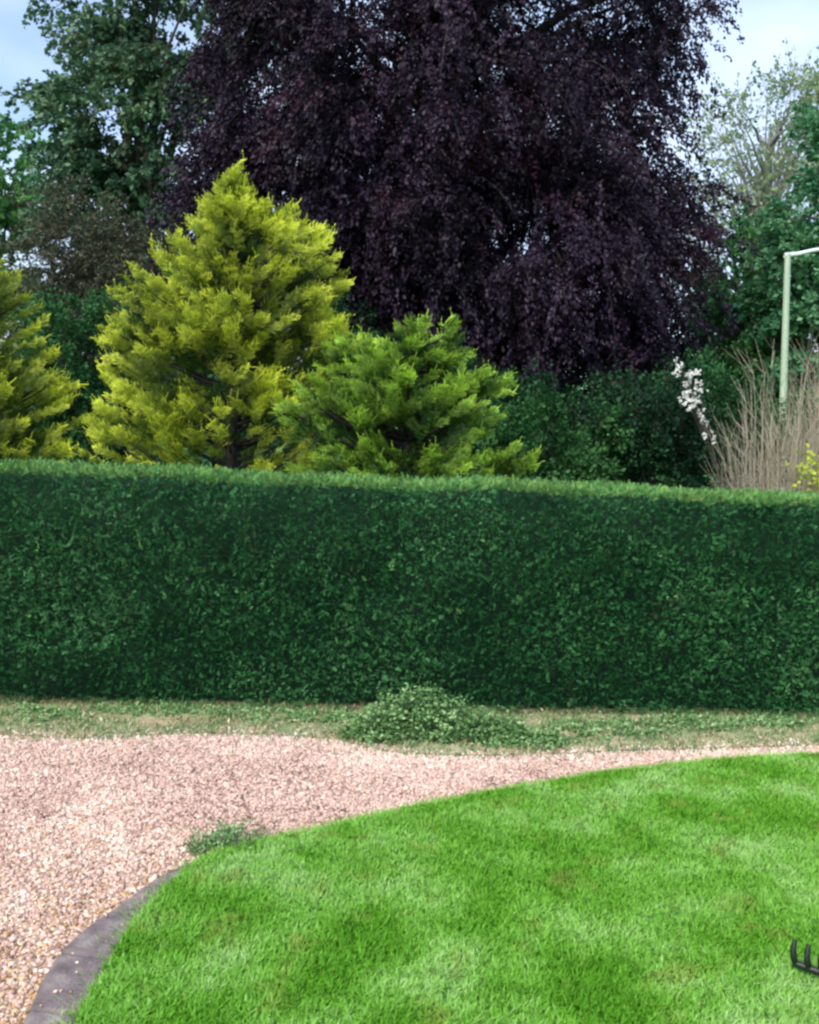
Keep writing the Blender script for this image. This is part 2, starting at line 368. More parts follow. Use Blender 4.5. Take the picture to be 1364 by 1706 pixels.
# verge grass, thin, with straw
P = scatter(170000, -5, 5, 5.6, 8.2)
iv = in_poly(P, verge_poly); dv = dist_line(P, verge_edge)
pat = vnoise(P, .8, 31) * .5 + vnoise(P, .25, 32) * .4
pr = np.where(iv, .34 + .9 * pat + .15 * np.clip(dv / .2, 0, 1), .45 * np.exp(-dv / .06)) * ~in_poly(P, lawn_poly)
P = P[(rng.random(len(P)) < pr) & view_mask(P, .35)]; P[:, 2] = .01
st = rng.random(len(P)) < .16
V, Fc = blades(P, rng.uniform(.015, .05, len(P)) * (1 + .7 * vnoise(P, .5, 33)), rng.uniform(.002, .0045, len(P)), rng.uniform(.3, 1.6, len(P)), rng)
o = obj('verge_grass', V, Fc, [M['verge_grass'], M['straw']], attrs={'rnd': np.repeat(rng.random(len(P)), 6)}, mi=np.repeat(st.astype(int), 2))
tag(o, 'thin patchy grass and dry stalks along the foot of the hedge', 'grass', kind='stuff')
# ragged fringe of grass along the lawn edge
L = resample(lawn_edge[2:-2], 4000); P = L[rng.integers(0, 4000, 14000)] + rng.normal(size=(14000, 2)) * .035
P = np.c_[P, np.full(len(P), .02)]; 
onk = in_poly(P, kerb_poly); P = P[~onk | (rng.random(len(P)) < .45)]
V, Fc = blades(P, rng.uniform(.025, .06, len(P)), rng.uniform(.0016, .0032, len(P)), rng.uniform(.4, 1.5, len(P)), rng)
o = obj('edge_grass', V, Fc, [M['grass'], M['straw']], attrs={'rnd': np.repeat(rng.random(len(P)), 6)}, mi=np.repeat((rng.random(len(P)) < .12).astype(int), 2))
tag(o, 'ragged grass blades spilling over the lawn edge', 'grass', kind='stuff')

# fallen leaves and twig bits on verge, gravel and lawn
P = scatter(5200, -4.5, 4.5, 2.8, 7.9)
iv = in_poly(P, verge_poly); il = in_poly(P, lawn_poly); P = P[(rng.random(len(P)) < np.where(iv, 1.0, np.where(il, 0, .05))) & view_mask(P, .3)]
P[:, 2] = np.where(in_poly(P, lawn_poly), LZ + .028, .03); a_ = rvec(rng, len(P)); a_[:, 2] *= .2
L_ = rng.uniform(.02, .05, len(P)); V = leaf_quads(P, a_, np.array([0, 0, 1.]) + rng.normal(size=P.shape) * .3, L_, L_ * rng.uniform(.06, .3, len(P)), .3)
o = obj('leaf_litter', V, quads(len(P)), M['straw'], attrs={'rnd': np.repeat(rng.random(len(P)), 4)})
tag(o, 'dry fallen leaves and twig bits scattered along the verge', 'leaf litter', kind='stuff')

# ------------------------------------------------------------------ hedge
def hedge_h(s): return 1.785 - .085 * s / HL + .012 * np.sin(s * 1.9) + .008 * np.sin(s * 5.3 + 1)
def hedge_off(s, z):                        # gentle swell of the clipped face
    Q = np.stack([s, z * 1.3, 0 * s], 1)
    return .05 * vnoise(Q, 1.7, 41) + .025 * vnoise(Q, .45, 42)
HD = .95
def sprig_template(rg, n=9, L=1.0):
    p = []; a = []; nr = []; ll = []
    for i in range(n):
        t = i / (n - 1); base = np.array([t * L * .75, 0, .12 * math.sin(t * 2) * L])
        sd_ = 1 if i % 2 else -1
        d = np.array([.75, sd_ * (.75 - .5 * t), rg.uniform(-.25, .35)])
        p.append(base); a.append(d); nr.append(np.array([rg.uniform(-.3, .3), rg.uniform(-.3, .3), 1])); ll.append(L * (.42 - .12 * t))
    p = np.array(p); a = unit(np.array(a)); nr = np.array(nr); ll = np.array(ll)
    return leaf_quads(p, a, nr, ll, ll * .2, .2)
def frames(d, rng_, upish=None):            # rotation matrices with local x = d
    d = unit(d); r = upish if upish is not None else rvec(rng_, len(d))
    y = unit(np.cross(r, d)); z = np.cross(d, y)
    return np.stack([d, y, z], -1)
rng = np.random.default_rng(11)
def hedge_sprigs():
    Vs, rn, tp = [], [], []
    tm = [sprig_template(rng, 7) for _ in range(4)]
    def add(pos, dr, size, tip, rnd):
        for k in range(4):
            m = np.arange(len(pos)) % 4 == k
            V = instance(tm[k], pos[m], frames(dr[m], rng), size[m]); Vs.append(V)
            rn.append(np.repeat(rnd[m], len(tm[k]))); tp.append(np.repeat(tip[m], len(tm[k])))
    for s0, s1, dens in ((-.7, HL + .7, 3000), (-6, -.7, 420), (HL + .7, HL + 6, 420)):
        # face towards the garden
        n = int((s1 - s0) * 1.84 * dens); s = rng.uniform(s0, s1, n); z = rng.uniform(.0, 1, n) ** .95 * hedge_h(s) + .03 * (1 + vnoise(np.stack([s, 0 * s, 0 * s], 1), .35, 47)) * (rng.random(n) < .8); z = np.minimum(z, hedge_h(s))
        H = hedge_h(s); d = -hedge_off(s, z) + .10 * (1 - z / H) - .03 + rng.uniform(-.035, .03, n) + .10 * np.clip((z / H - .93) / .07, 0, 1) ** 2
        pos = hb[0] + s[:, None] * hdir + d[:, None] * hnor + z[:, None] * np.array([0, 0, 1.])
        dr = -hnor * .75 + np.array([0, 0, .35]) + rng.normal(size=(n, 3)) * .5
        tip = np.clip((z / H - .975) / .025, 0, 1) * .6 * rng.random(n)  # lighter colour along the upper rim, painting the lit top edge
        big = rng.uniform(.026, .056, n) * (1.0 if dens > 1000 else 1.9)
        add(pos, dr, big, tip, np.clip(rng.random(n) * .8 + .15 * vnoise(np.stack([s, z * 2, s * 0], 1), .7, 44), 0, 1))
        # top
        n = int((s1 - s0) * HD * dens * .6); s = rng.uniform(s0, s1, n); dd = rng.uniform(.04, HD, n)
        z = hedge_h(s) + .012 * vnoise(np.stack([s, dd, 0 * s], 1), .6, 45) - .05 * np.exp(-dd / .05) + rng.uniform(-.03, .012, n)
        pos = hb[0] + s[:, None] * hdir + dd[:, None] * hnor + z[:, None] * np.array([0, 0, 1.])
        dr = np.array([0, 0, .8]) + rng.normal(size=(n, 3)) * .5
        big = rng.uniform(.035, .07, n) * (1.0 if dens > 1000 else 1.9)
        add(pos, dr, big, rng.uniform(.1, .9, n), rng.random(n))  # top sprigs tinted paler: fresh growth plus skylight painted into the colour
        # stray shoots standing out of the trimmed surface
        n = int((s1 - s0) * 60); s = rng.uniform(s0, s1, n); z = np.where(rng.random(n) < .6, 1.0, rng.uniform(.1, 1, n)) * hedge_h(s)
        pos = hb[0] + s[:, None] * hdir + (-.02 + rng.uniform(-.06, .12, n))[:, None] * hnor + z[:, None] * np.array([0, 0, 1.])
        pos += np.where(z >= hedge_h(s) - .001, 1, 0)[:, None] * hnor * rng.uniform(0, 1, (n, 1))
        add(pos, np.array([0, 0, .9]) - hnor * .3 + rng.normal(size=(n, 3)) * .4, rng.uniform(.05, .10, n), rng.uniform(0, .35, n), rng.random(n))
        # back
        n = int((s1 - s0) * 1.84 * 250); s = rng.uniform(s0, s1, n); z = rng.uniform(.05, 1, n) * hedge_h(s)
        pos = hb[0] + s[:, None] * hdir + (HD + rng.uniform(-.03, .04, n))[:, None] * hnor + z[:, None] * np.array([0, 0, 1.])
        add(pos, hnor + rng.normal(size=(n, 3)) * .5, rng.uniform(.07, .14, n), np.zeros(n), rng.random(n))
    return np.concatenate(Vs), np.concatenate(rn), np.concatenate(tp)
ht = thing('hedge', 'long clipped dark green hedge running across the whole garden', 'hedge', hedge_pt(HL / 2, HD / 2))
V, rn, tp = hedge_sprigs()
obj('foliage', V, quads(len(V) // 4), M['hedge'], ht, attrs={'rnd': rn, 'tip': tp})
# solid dark core, no modelled twigs; shade inside the hedge put into its colour
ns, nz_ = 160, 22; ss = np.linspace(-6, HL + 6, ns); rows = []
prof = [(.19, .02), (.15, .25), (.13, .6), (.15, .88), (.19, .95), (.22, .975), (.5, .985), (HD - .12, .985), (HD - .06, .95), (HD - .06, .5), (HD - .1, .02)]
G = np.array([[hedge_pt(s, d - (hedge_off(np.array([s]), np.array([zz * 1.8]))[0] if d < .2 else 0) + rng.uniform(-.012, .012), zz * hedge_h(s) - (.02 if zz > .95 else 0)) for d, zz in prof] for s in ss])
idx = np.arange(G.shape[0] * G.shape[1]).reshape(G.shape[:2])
obj('dark_core', G.reshape(-1, 3), np.stack([idx[:-1, :-1], idx[1:, :-1], idx[1:, 1:], idx[:-1, 1:]], -1).reshape(-1, 4), M['hedge_core'], ht, smooth=True)

# ------------------------------------------------------------------ conifers
def fan_template(rg, L=1.0, nside=6, droop=.25):
    p, a, nr, ll, tp = [], [], [], [], []
    for i in range(nside * 2):
        t = (i + .5) / (nside * 2); sd_ = 1 if i % 2 else -1
        b = np.array([t * L, 0, .10 * math.sin(t * 3) * L - droop * t * t * L])
        tl = L * (.50 * (1 - t) ** .7 + .10); an_ = R_(rg.uniform(32, 50))
        d = np.array([math.cos(an_), sd_ * math.sin(an_), rg.uniform(-.15, .2)])
        m = max(3, int(tl / (L * .06)))
        for j in range(m):
            u = (j + .3) / m; q = b + d * tl * u + np.array([0, 0, -.18 * tl * u * u])
            s2 = 1 if j % 2 else -1
            dd = np.array([math.cos(an_ * .8 + s2 * .45), sd_ * math.sin(an_ * .8 + s2 * .45 * sd_), rg.uniform(-.25, .15)])
            p.append(q); a.append(dd); nr.append(np.array([rg.uniform(-.4, .4), rg.uniform(-.4, .4), 1])); ll.append(L * .17 * rg.uniform(.8, 1.2)); tp.append(min(1, .18 + .6 * t + .7 * u * (.3 + .7 * t)))
    for k in range(5):                       # leading shoot of the spray, curling up
        p.append(np.array([L * (.8 + .11 * k), 0, .10 * math.sin(2.6) * L - droop * L * .6 + .018 * k * k * L])); a.append(np.array([1, rg.uniform(-.25, .25), .15 + .12 * k])); nr.append(np.array([0, rg.uniform(-.5, .5), 1])); ll.append(L * .22); tp.append(1)
    p = np.array(p); a = unit(np.array(a)); nr = np.array(nr); ll = np.array(ll)
    return leaf_quads(p, a, nr, ll, ll * .14, .15), np.repeat(np.array(tp), 4)
def conifer(name, label, base, lobes, mat, nfan, fan_len, seed, group, rise=.35, apex=None, drp=.25):
    """lobes: (centre xyz, radii xyz, weight); fans grow outward and up from the lobes' surfaces"""
    rg = np.random.default_rng(seed); t = thing(name, label, 'conifer', (base[0], base[1], 0), group)
    T = [fan_template(rg, droop=drp) for _ in range(5)]
    Wt = np.array([l[2] * (l[1][0] * l[1][2]) for l in lobes]); Wt /= Wt.sum()
    pos, dr, sz_, tipm, nrm_ = [], [], [], [], []
    for l, wt in zip(lobes, Wt):
        per = 7; nb = max(3, int(nfan * wt / per)); c = np.array(l[0]); r = np.array(l[1])
        u = rvec(rg, nb); u[:, 2] = np.abs(u[:, 2]) - .35 * (rg.random(nb) < .45); u = unit(u)
        lay = rg.choice([1.0, .8, .55], nb, p=[.64, .24, .12])
        p = c + u * r * 1.1 * lay[:, None] * (1 + .20 * vnoise(u * 3 + c * 3, 1.2, seed + 3))[:, None]
        hole = (vnoise(p, .85, seed + 9) > -.30) | (lay < .6); u, p, lay = u[hole], p[hole], lay[hole]; nb = len(p)
        ax = p - np.array([base[0], base[1], 0]); ax[:, 2] = 0
        d = unit(unit(u * np.array([1, 1, .5])) * .7 + unit(ax) * .6 + np.array([0, 0, rise]) + rg.normal(size=(nb, 3)) * .2)
        side = unit(np.cross(d, np.array([0, 0, 1.])))
        bl = fan_len * rg.uniform(1.3, 2.6, nb)
        for q in range(per):                        # sprays along one branch, alternating left and right, one at the tip
            f = 1 - q / per; sg = 0 if q == 0 else (1 if q % 2 else -1)
            dq = unit(d + side * sg * rg.uniform(.45, .9, (nb, 1)) + np.array([0, 0, .12]) + rg.normal(size=(nb, 3)) * .14)
            z = p - d * (bl * (1 - f))[:, None] + np.array([0, 0, -.12]) * (f * bl)[:, None]
            pos.append(z - dq * fan_len * .35); dr.append(dq); sz_.append(fan_len * rg.uniform(.6, 1.1, nb) * (.75 + .25 * (1 - abs(f - .5))))
            nrm_.append(np.array([0, 0, .55]) + u * .9 + rg.normal(size=(nb, 3)) * .3)
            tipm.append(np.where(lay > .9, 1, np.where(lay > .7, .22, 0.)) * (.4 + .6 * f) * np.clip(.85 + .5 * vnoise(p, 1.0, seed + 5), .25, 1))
    nrm_ = np.concatenate(nrm_)
    pos = np.concatenate(pos); dr = np.concatenate(dr); sz_ = np.concatenate(sz_); tipm = np.concatenate(tipm)
    keep = pos[:, 2] > .25; pos, dr, sz_, tipm, nrm_ = pos[keep], dr[keep], sz_[keep], tipm[keep], nrm_[keep]
    Vs, rn, tp = [], [], []
    for k in range(5):
        m = np.arange(len(pos)) % 5 == k; Tv, Tt = T[k]
        up = nrm_[m]
        Vs.append(instance(Tv, pos[m], frames(dr[m], rg, up), sz_[m])); q = len(Tv) // 4
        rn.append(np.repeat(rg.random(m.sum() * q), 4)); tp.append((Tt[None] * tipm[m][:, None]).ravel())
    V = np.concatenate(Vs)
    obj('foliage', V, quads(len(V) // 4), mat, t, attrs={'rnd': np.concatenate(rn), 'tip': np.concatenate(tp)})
    top = max(l[0][2] + l[1][2] * .6 for l in lobes); tr = [tubes(np.array([curve_pts(np.array([base[0], base[1], -.02]), np.array([apex[0] if apex is not None else base[0], base[1], top]), 6)]), np.array([np.linspace(.11, .02, 6)]), 8)]
    sel = rg.choice(len(pos), min(260, len(pos)), replace=False); bp = []
    for i in sel:
        z = max(.3, pos[i][2] - .45 * np.linalg.norm(pos[i][:2] - base[:2])); bp.append(curve_pts(np.array([base[0], base[1], z]), pos[i], 5, -.06))
    tr.append(tubes(np.array(bp), np.linspace(.022, .006, 5)[None] * np.ones((len(bp), 1)), 4))
    V, Fc = join(tr); obj('trunk', V, Fc, M['dark_bark'], t, smooth=True)
    return t
def plobes(rows, Y, dy=.0):
    res = []
    for (px, py, rx, rz, off, wt) in rows:
        Yc = Y + off; k = Yc / F_PX; p = at(px, py, Yc)
        res.append((p, (rx * k, rx * k * .85, rz * k), wt))
    return res
GC = 'golden conifers behind the hedge'
b = at(385, 700, 12.2)
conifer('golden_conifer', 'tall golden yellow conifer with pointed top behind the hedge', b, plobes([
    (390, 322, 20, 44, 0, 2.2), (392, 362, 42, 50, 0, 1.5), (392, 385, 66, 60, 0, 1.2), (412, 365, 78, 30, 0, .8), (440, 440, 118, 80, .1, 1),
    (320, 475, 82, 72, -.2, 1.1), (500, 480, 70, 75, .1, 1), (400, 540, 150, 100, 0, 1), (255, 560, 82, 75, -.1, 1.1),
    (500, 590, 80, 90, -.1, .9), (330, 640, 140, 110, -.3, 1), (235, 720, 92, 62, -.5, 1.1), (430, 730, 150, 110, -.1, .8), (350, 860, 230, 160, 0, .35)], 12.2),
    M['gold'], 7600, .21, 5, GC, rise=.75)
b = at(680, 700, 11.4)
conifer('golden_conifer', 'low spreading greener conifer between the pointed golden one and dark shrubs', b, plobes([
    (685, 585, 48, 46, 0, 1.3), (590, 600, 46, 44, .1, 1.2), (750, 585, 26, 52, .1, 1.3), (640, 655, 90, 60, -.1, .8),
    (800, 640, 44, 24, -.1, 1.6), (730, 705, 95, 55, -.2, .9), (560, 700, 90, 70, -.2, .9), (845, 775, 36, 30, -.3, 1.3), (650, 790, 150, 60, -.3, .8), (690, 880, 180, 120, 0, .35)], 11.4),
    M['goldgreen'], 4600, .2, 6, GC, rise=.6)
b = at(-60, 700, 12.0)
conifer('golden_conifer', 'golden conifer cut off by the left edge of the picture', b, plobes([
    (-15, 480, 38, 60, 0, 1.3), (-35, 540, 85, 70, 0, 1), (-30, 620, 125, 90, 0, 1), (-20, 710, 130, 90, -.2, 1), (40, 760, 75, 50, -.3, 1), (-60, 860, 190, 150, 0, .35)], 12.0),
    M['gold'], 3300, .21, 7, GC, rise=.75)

# ------------------------------------------------------------------ broadleaf trees
def spray_leaves(rg, S, D, length, droop, Mn, LL, LW, jit, flat=.5):
    n = len(S); t = np.sqrt(rg.random((n, Mn, 1))) ; ln = length[:, None, None]
    p = S[:, None] + D[:, None] * ln * t + np.array([0, 0, -1.]) * (droop * ln * t * t) + rg.normal(size=(n, Mn, 3)) * jit
    tan_ = D[:, None] + np.array([0, 0, -1.]) * (2 * droop * t) + rg.normal(size=(n, Mn, 3)) * .55
    p = p.reshape(-1, 3); tan_ = tan_.reshape(-1, 3)
    nr = np.array([0, 0, flat]) + rg.normal(size=p.shape) * .5
    L_ = LL * rg.uniform(.65, 1.25, len(p))
    V = leaf_quads(p, tan_, nr, L_, L_ * LW, .25)
    r = np.clip(.5 + rg.normal(size=(n, 1)) * .18 + rg.normal(size=(n, Mn)) * .16, 0, 1)
    return V, np.repeat(r.reshape(-1), 4)
def broadleaf(name, label, cat, base, lobes, mat, seed, nclump, nspray, nleaf, leafL, leafW=.32, slen=.8, droop=.3, clr=.7, group=None, jit=.05, bark='bark', trunk_r=.2, shell=.55, flat=.5, limb=60, thin=None):
    rg = np.random.default_rng(seed); t = thing(name, label, cat, (base[0], base[1], 0), group)
    Wt = np.array([l[2] * (l[1][0] * l[1][2]) for l in lobes]); Wt /= Wt.sum(); cs = []; us = []
    for l, wt in zip(lobes, Wt):
        n = max(2, int(nclump * wt)); u = rvec(rg, n); rr = shell + (1 - shell) * rg.random(n) ** .6
        cs.append(np.array(l[0]) + u * np.array(l[1]) * rr[:, None]); us.append(u)
    cs = np.concatenate(cs); us = np.concatenate(us); k = cs[:, 2] > .2; cs, us = cs[k], us[k]
    if thin is not None:
        k = rg.random(len(cs)) < thin(cs); cs, us = cs[k], us[k]
    n = len(cs); S = np.repeat(cs, nspray, 0) + rvec(rg, n * nspray) * clr * rg.random((n * nspray, 1)) ** .5 * np.array([1, 1, .6])
    D = unit(np.repeat(us, nspray, 0) * np.array([1, 1, .5]) + rg.normal(size=(len(S), 3)) * .5 + np.array([0, 0, .15]))
    ln = slen * rg.uniform(.5, 1.3, len(S))
    V, rn = spray_leaves(rg, S, D, ln, droop, nleaf, leafL, leafW, jit, flat)
    obj('crown', V, quads(len(V) // 4), mat, t, attrs={'rnd': rn})
    # trunk, limbs to the clumps, twigs along the sprays
    cz = cs[:, 2].mean(); top = cs[:, 2].max()
    tp_ = curve_pts(np.array([base[0], base[1], -.05]), np.array([cs[:, 0].mean() * .5 + base[0] * .5, base[1], cz + (top - cz) * .5]), 9, 0, .06 * trunk_r * 5, rg)
    tr = [tubes(tp_[None], np.array([np.linspace(trunk_r, trunk_r * .25, 9)]), 10)]
    bp, br = [], []
    sel = rg.choice(n, min(limb, n), replace=False)
    for i in sel:
        j = min(8, max(1, int(np.searchsorted(tp_[:, 2], cs[i][2] - .7 * np.linalg.norm(cs[i][:2] - base[:2])))))
        j = rg.integers(max(1, j - 3), j + 1); f = rg.random(); st = tp_[j] * (1 - f) + tp_[j - 1] * f
        bp.append(curve_pts(st, cs[i], 7, .12 * np.linalg.norm(cs[i] - st) * (1 if droop > .3 else .2), .05, rg)); br.append(np.linspace(trunk_r * .32, trunk_r * .05, 7))
    tr.append(tubes(np.array(bp), np.array(br), 5))
    m = rg.choice(len(S), min(len(S), 1600), replace=False); tt = np.linspace(0, 1, 4)[None, :, None]
    tw = S[m][:, None] + D[m][:, None] * ln[m][:, None, None] * tt + np.array([0, 0, -1.]) * droop * ln[m][:, None, None] * tt * tt
    tr.append(tubes(tw, np.ones((len(m), 1)) * np.linspace(trunk_r * .05, trunk_r * .015, 4)[None], 3))
    V, Fc = join(tr); obj('trunk', V, Fc, M[bark], t, smooth=True)
    return t
# copper beech
b = at(760, 700, 22)
def beech_thin(c):
    X = c[:, 0]; Z = c[:, 2]
    return np.where((Z > 8.5) & (X > .8), .6, np.where(Z > 7, .9, 1.0))
broadleaf('copper_beech', 'huge copper beech with drooping dark purple foliage towering behind the hedge', 'tree', b, plobes([
    (620, -20, 220, 170, 0, 1), (900, -40, 220, 200, 0, 1), (1085, 40, 90, 120, 0, .9), (720, 150, 270, 180, -1, 1), (470, 190, 120, 110, -.5, 1), (330, 150, 55, 40, -1, .5), (370, 260, 60, 60, 0, .8),
    (970, 220, 120, 140, -.6, 1), (1120, 340, 56, 60, -.3, 1.1), (1135, 440, 46, 60, -.3, 1), (1020, 330, 80, 80, -.3, .9), (620, 330, 190, 150, -1.4, 1), (880, 380, 200, 150, -1.6, 1), (440, 340, 100, 120, 0, 1),
    (1075, 430, 80, 80, -.8, 1.1), (700, 460, 170, 90, -1, 1), (930, 520, 160, 70, -1.2, 1), (1100, 530, 60, 40, 0, .9), (350, 480, 90, 110, 1, .6), (540, 450, 120, 110, .8, .8), (820, 540, 240, 60, .6, .8), (930, 610, 140, 70, -1.5, 1), (780, 590, 110, 50, -1, .8), (1060, 590, 90, 60, -.5, .7), (650, 500, 120, 90, .5, .8), (750, -330, 300, 220, 0, .5)], 22),
    M['beech'], 21, 1000, 13, 54, .092, .31, 1.0, .8, .6, trunk_r=.5, limb=60, shell=.3, thin=beech_thin, bark='dark_bark')
# big green tree on the left
b = at(230, 700, 27)
broadleaf('green_tree', 'tall airy dark green tree left of the copper beech', 'tree', b, plobes([
    (185, 30, 70, 80, 0, 1), (290, 20, 110, 100, 0, 1), (165, 205, 72, 70, -.5, 1), (92, 185, 26, 26, 0, .6), (250, 230, 120, 120, -.5, 1), (155, 330, 60, 100, 0, 1), (250, 410, 150, 120, 0, 1), (330, 60, 120, 110, -1, .9), (200, 540, 150, 110, 0, 1), (240, -120, 140, 90, 0, .6)], 27),
    M['left_tree'], 22, 235, 12, 24, .15, .38, .8, .35, .62, trunk_r=.32)
b = at(150, 700, 19)
broadleaf('brown_tree', 'small brownish leaved tree between the golden conifers', 'tree', b, plobes([(125, 360, 40, 40, 0, 1), (175, 430, 60, 50, 0, 1), (100, 440, 40, 50, 0, 1), (190, 520, 50, 60, 0, 1), (110, 560, 60, 60, 0, 1)], 19),
    M['brown_tree'], 23, 120, 9, 26, .06, .35, .6, .3, .45, trunk_r=.08, limb=20)
b = at(-10, 700, 33)
broadleaf('green_tree', 'bright green tree at the far left edge behind the tall one', 'tree', b, plobes([(-5, 300, 55, 90, 0, 1), (-30, 420, 90, 100, 0, 1), (0, 560, 110, 120, 0, 1), (-140, 330, 110, 150, 0, .6)], 33),
    M['mid_green'], 24, 130, 10, 26, .18, .38, .8, .2, .7, trunk_r=.28)
# right hand background
b = at(1270, 700, 34)
broadleaf('pale_tree', 'pale sparse tree with thin bare branches right of the copper beech', 'tree', b, plobes([(1260, 240, 85, 90, 0, 1), (1215, 300, 65, 70, 0, 1), (1345, 180, 45, 60, 0, 1), (1300, 350, 90, 70, 0, 1), (1200, 400, 60, 50, 0, 1)], 34),
    M['pale_leaf'], 25, 90, 8, 9, .15, .36, 1.1, -.15, .8, trunk_r=.22, limb=80, bark='pale_bark')
b = at(1235, 700, 26)
broadleaf('green_tree', 'leafy mid green tree directly behind the street lamp', 'tree', b, plobes([(1230, 450, 60, 70, 0, 1), (1260, 540, 95, 90, 0, 1), (1200, 620, 90, 90, 0, 1), (1300, 640, 90, 80, 0, 1)], 26),
    M['mid_green'], 26, 110, 11, 26, .13, .38, .6, .25, .5, trunk_r=.2)
b = at(1390, 700, 24)
broadleaf('green_tree', 'bluish green tree at the right edge above the street lamp', 'tree', b, plobes([(1385, 370, 75, 80, 0, 1), (1370, 480, 85, 90, 0, 1), (1390, 600, 110, 110, 0, 1), (1430, 250, 80, 80, 0, .7)], 24),
    M['far_green'], 27, 150, 11, 26, .13, .38, .6, .25, .5, trunk_r=.22)
b = at(1440, 700, 38)
broadleaf('green_tree', 'distant pale green tree rising at the upper right edge', 'tree', b, plobes([(1400, 190, 50, 60, 0, 1), (1460, 160, 80, 120, 0, 1), (1420, 300, 70, 90, 0, 1)], 38),
    M['pale_leaf'], 28, 70, 10, 16, .2, .36, .9, .1, .8, trunk_r=.25)
# dark evergreen shrubs beneath the beech
def shrub(label, px, py, rx, rz, Y, seed, mat='evergreen', nc=60, leaf=.07, grp='dark evergreen shrubs beyond the hedge', cat='shrub', name='evergreen_shrub'):
    b = at(px, 800, Y); k = Y / F_PX; c = at(px, py, Y); z0 = .0; zc = c[2]
    lob = [(c, (rx * k, rx * k * .8, rz * k), 1), (np.array([c[0], c[1], zc * .5]), (rx * k * .95, rx * k * .8, zc * .5), .8)]
    broadleaf(name, label, cat, b, lob, M[mat], seed, nc, 11, 26, leaf, .36, .4, .15, .32, grp, trunk_r=.06, limb=24, shell=.4)
shrub('dark evergreen shrub behind the white blossom', 1085, 690, 95, 62, 15, 31, nc=70)
shrub('rounded dark shrub right of the spreading conifer', 925, 735, 90, 62, 14.5, 32, 'evergreen_light', nc=60)
shrub('tall dark shrub in the shade under the beech', 1010, 705, 170, 50, 18, 33, nc=110)
shrub('deep green shrub behind the spreading conifer', 780, 680, 130, 55, 17, 34, nc=100)
shrub('dark shrub in the gap between the two pointed golden conifers', 130, 620, 75, 110, 16.5, 35, 'evergreen_light', nc=80)
shrub('dark shrub low at the right behind the bare stems', 1230, 690, 110, 80, 16, 36, 'evergreen_light', nc=70)
shrub('dark shrub behind the pointed golden conifer', 420, 590, 250, 140, 18, 37, nc=150)
shrub('grey green shrub left of the gap behind the edge conifer', 20, 640, 110, 120, 19, 38, nc=80)
shrub('bright yellow green shrub poking over the hedge at the right edge', 1420, 815, 46, 32, 9.9, 39, 'yellow_shrub', 34, .05, None, 'shrub', 'yellow_shrub')

# distant wood closing the horizon
rg = np.random.default_rng(50)
n = 2600; th = rg.uniform(-62, 62, n) * math.pi / 180; dd = rg.uniform(60, 78, n)
cs = np.stack([np.sin(th) * dd, np.cos(th) * dd, rg.random(n) ** .8 * (6.3 + 1.6 * np.sin(th * 23) + 1.1 * np.sin(th * 61))], 1)
S_ = np.repeat(cs, 8, 0) + rvec(rg, n * 8) * 1.1
V, rn = spray_leaves(rg, S_, rvec(rg, len(S_)), np.full(len(S_), 1.2), .1, 8, .55, .4, .25)
tag(obj('distant_wood', V, quads(len(V) // 4), M['far_green'], attrs={'rnd': rn}), 'distant green wood along the horizon behind the garden trees', 'wood', kind='stuff')

# ------------------------------------------------------------------ bare stemmed shrub, blossom
def bare_shrub(name, label, cx, Y, spread, zt, n, seed):
    rg = np.random.default_rng(seed); c = at(cx, 800, Y); t = thing(name, label, 'shrub', (c[0], c[1], 0), 'bare twiggy shrubs beyond the hedge')
    a = rg.uniform(0, 6.28, n); r0 = rg.random(n) * .35; rr = np.sqrt(rg.random(n)) * spread
    hh = zt * rg.uniform(.45, 1.0, n) * (1 - .33 * (rr / spread) ** 2)
    d = np.stack([np.cos(a), np.sin(a), 0 * a], 1); tt = np.linspace(0, 1, 8)
    P_ = np.array([c[0], c[1], 0]) + (r0[:, None, None] + (rr - r0)[:, None, None] * (tt ** 1.0)[None, :, None]) * d[:, None]
    P_[:, :, 2] = hh[:, None] * tt[None] ; P_[:, 1:, :] += np.cumsum(rg.normal(size=(n, 7, 3)) * .018, 1)
    V1, F1 = tubes(P_, np.ones((n, 1)) * np.linspace(.006, .0018, 8)[None], 4)
    m = n * 7; i = rg.integers(0, n, m); j = rg.integers(3, 8, m); st = P_[i, j]
    dr = unit(d[i] * .35 + np.array([0, 0, 1.0]) + rg.normal(size=(m, 3)) * .33); ln = rg.uniform(.15, .5, m)
    tw = st[:, None] + dr[:, None] * (ln[:, None] * np.linspace(0, 1, 4)[None])[..., None]
    V2, F2 = tubes(tw, np.ones((m, 1)) * np.linspace(.003, .0013, 4)[None], 3)
    V, Fc = join([(V1, F1), (V2, F2)])
    rn = np.concatenate([np.repeat(rg.random(n), 32), np.repeat(rg.random(m), 12)])
    obj('stems', V, Fc, M['twig'], t, attrs={'rnd': rn})
bare_shrub('bare_shrub', 'bare tan twiggy shrub in front of the street lamp', 1305, 10.6, .70, 3.2, 250, 61)
bare_shrub('bare_shrub', 'bare twiggy shrub at the right edge beyond the hedge', 1390, 11.4, .6, 3.5, 220, 62)
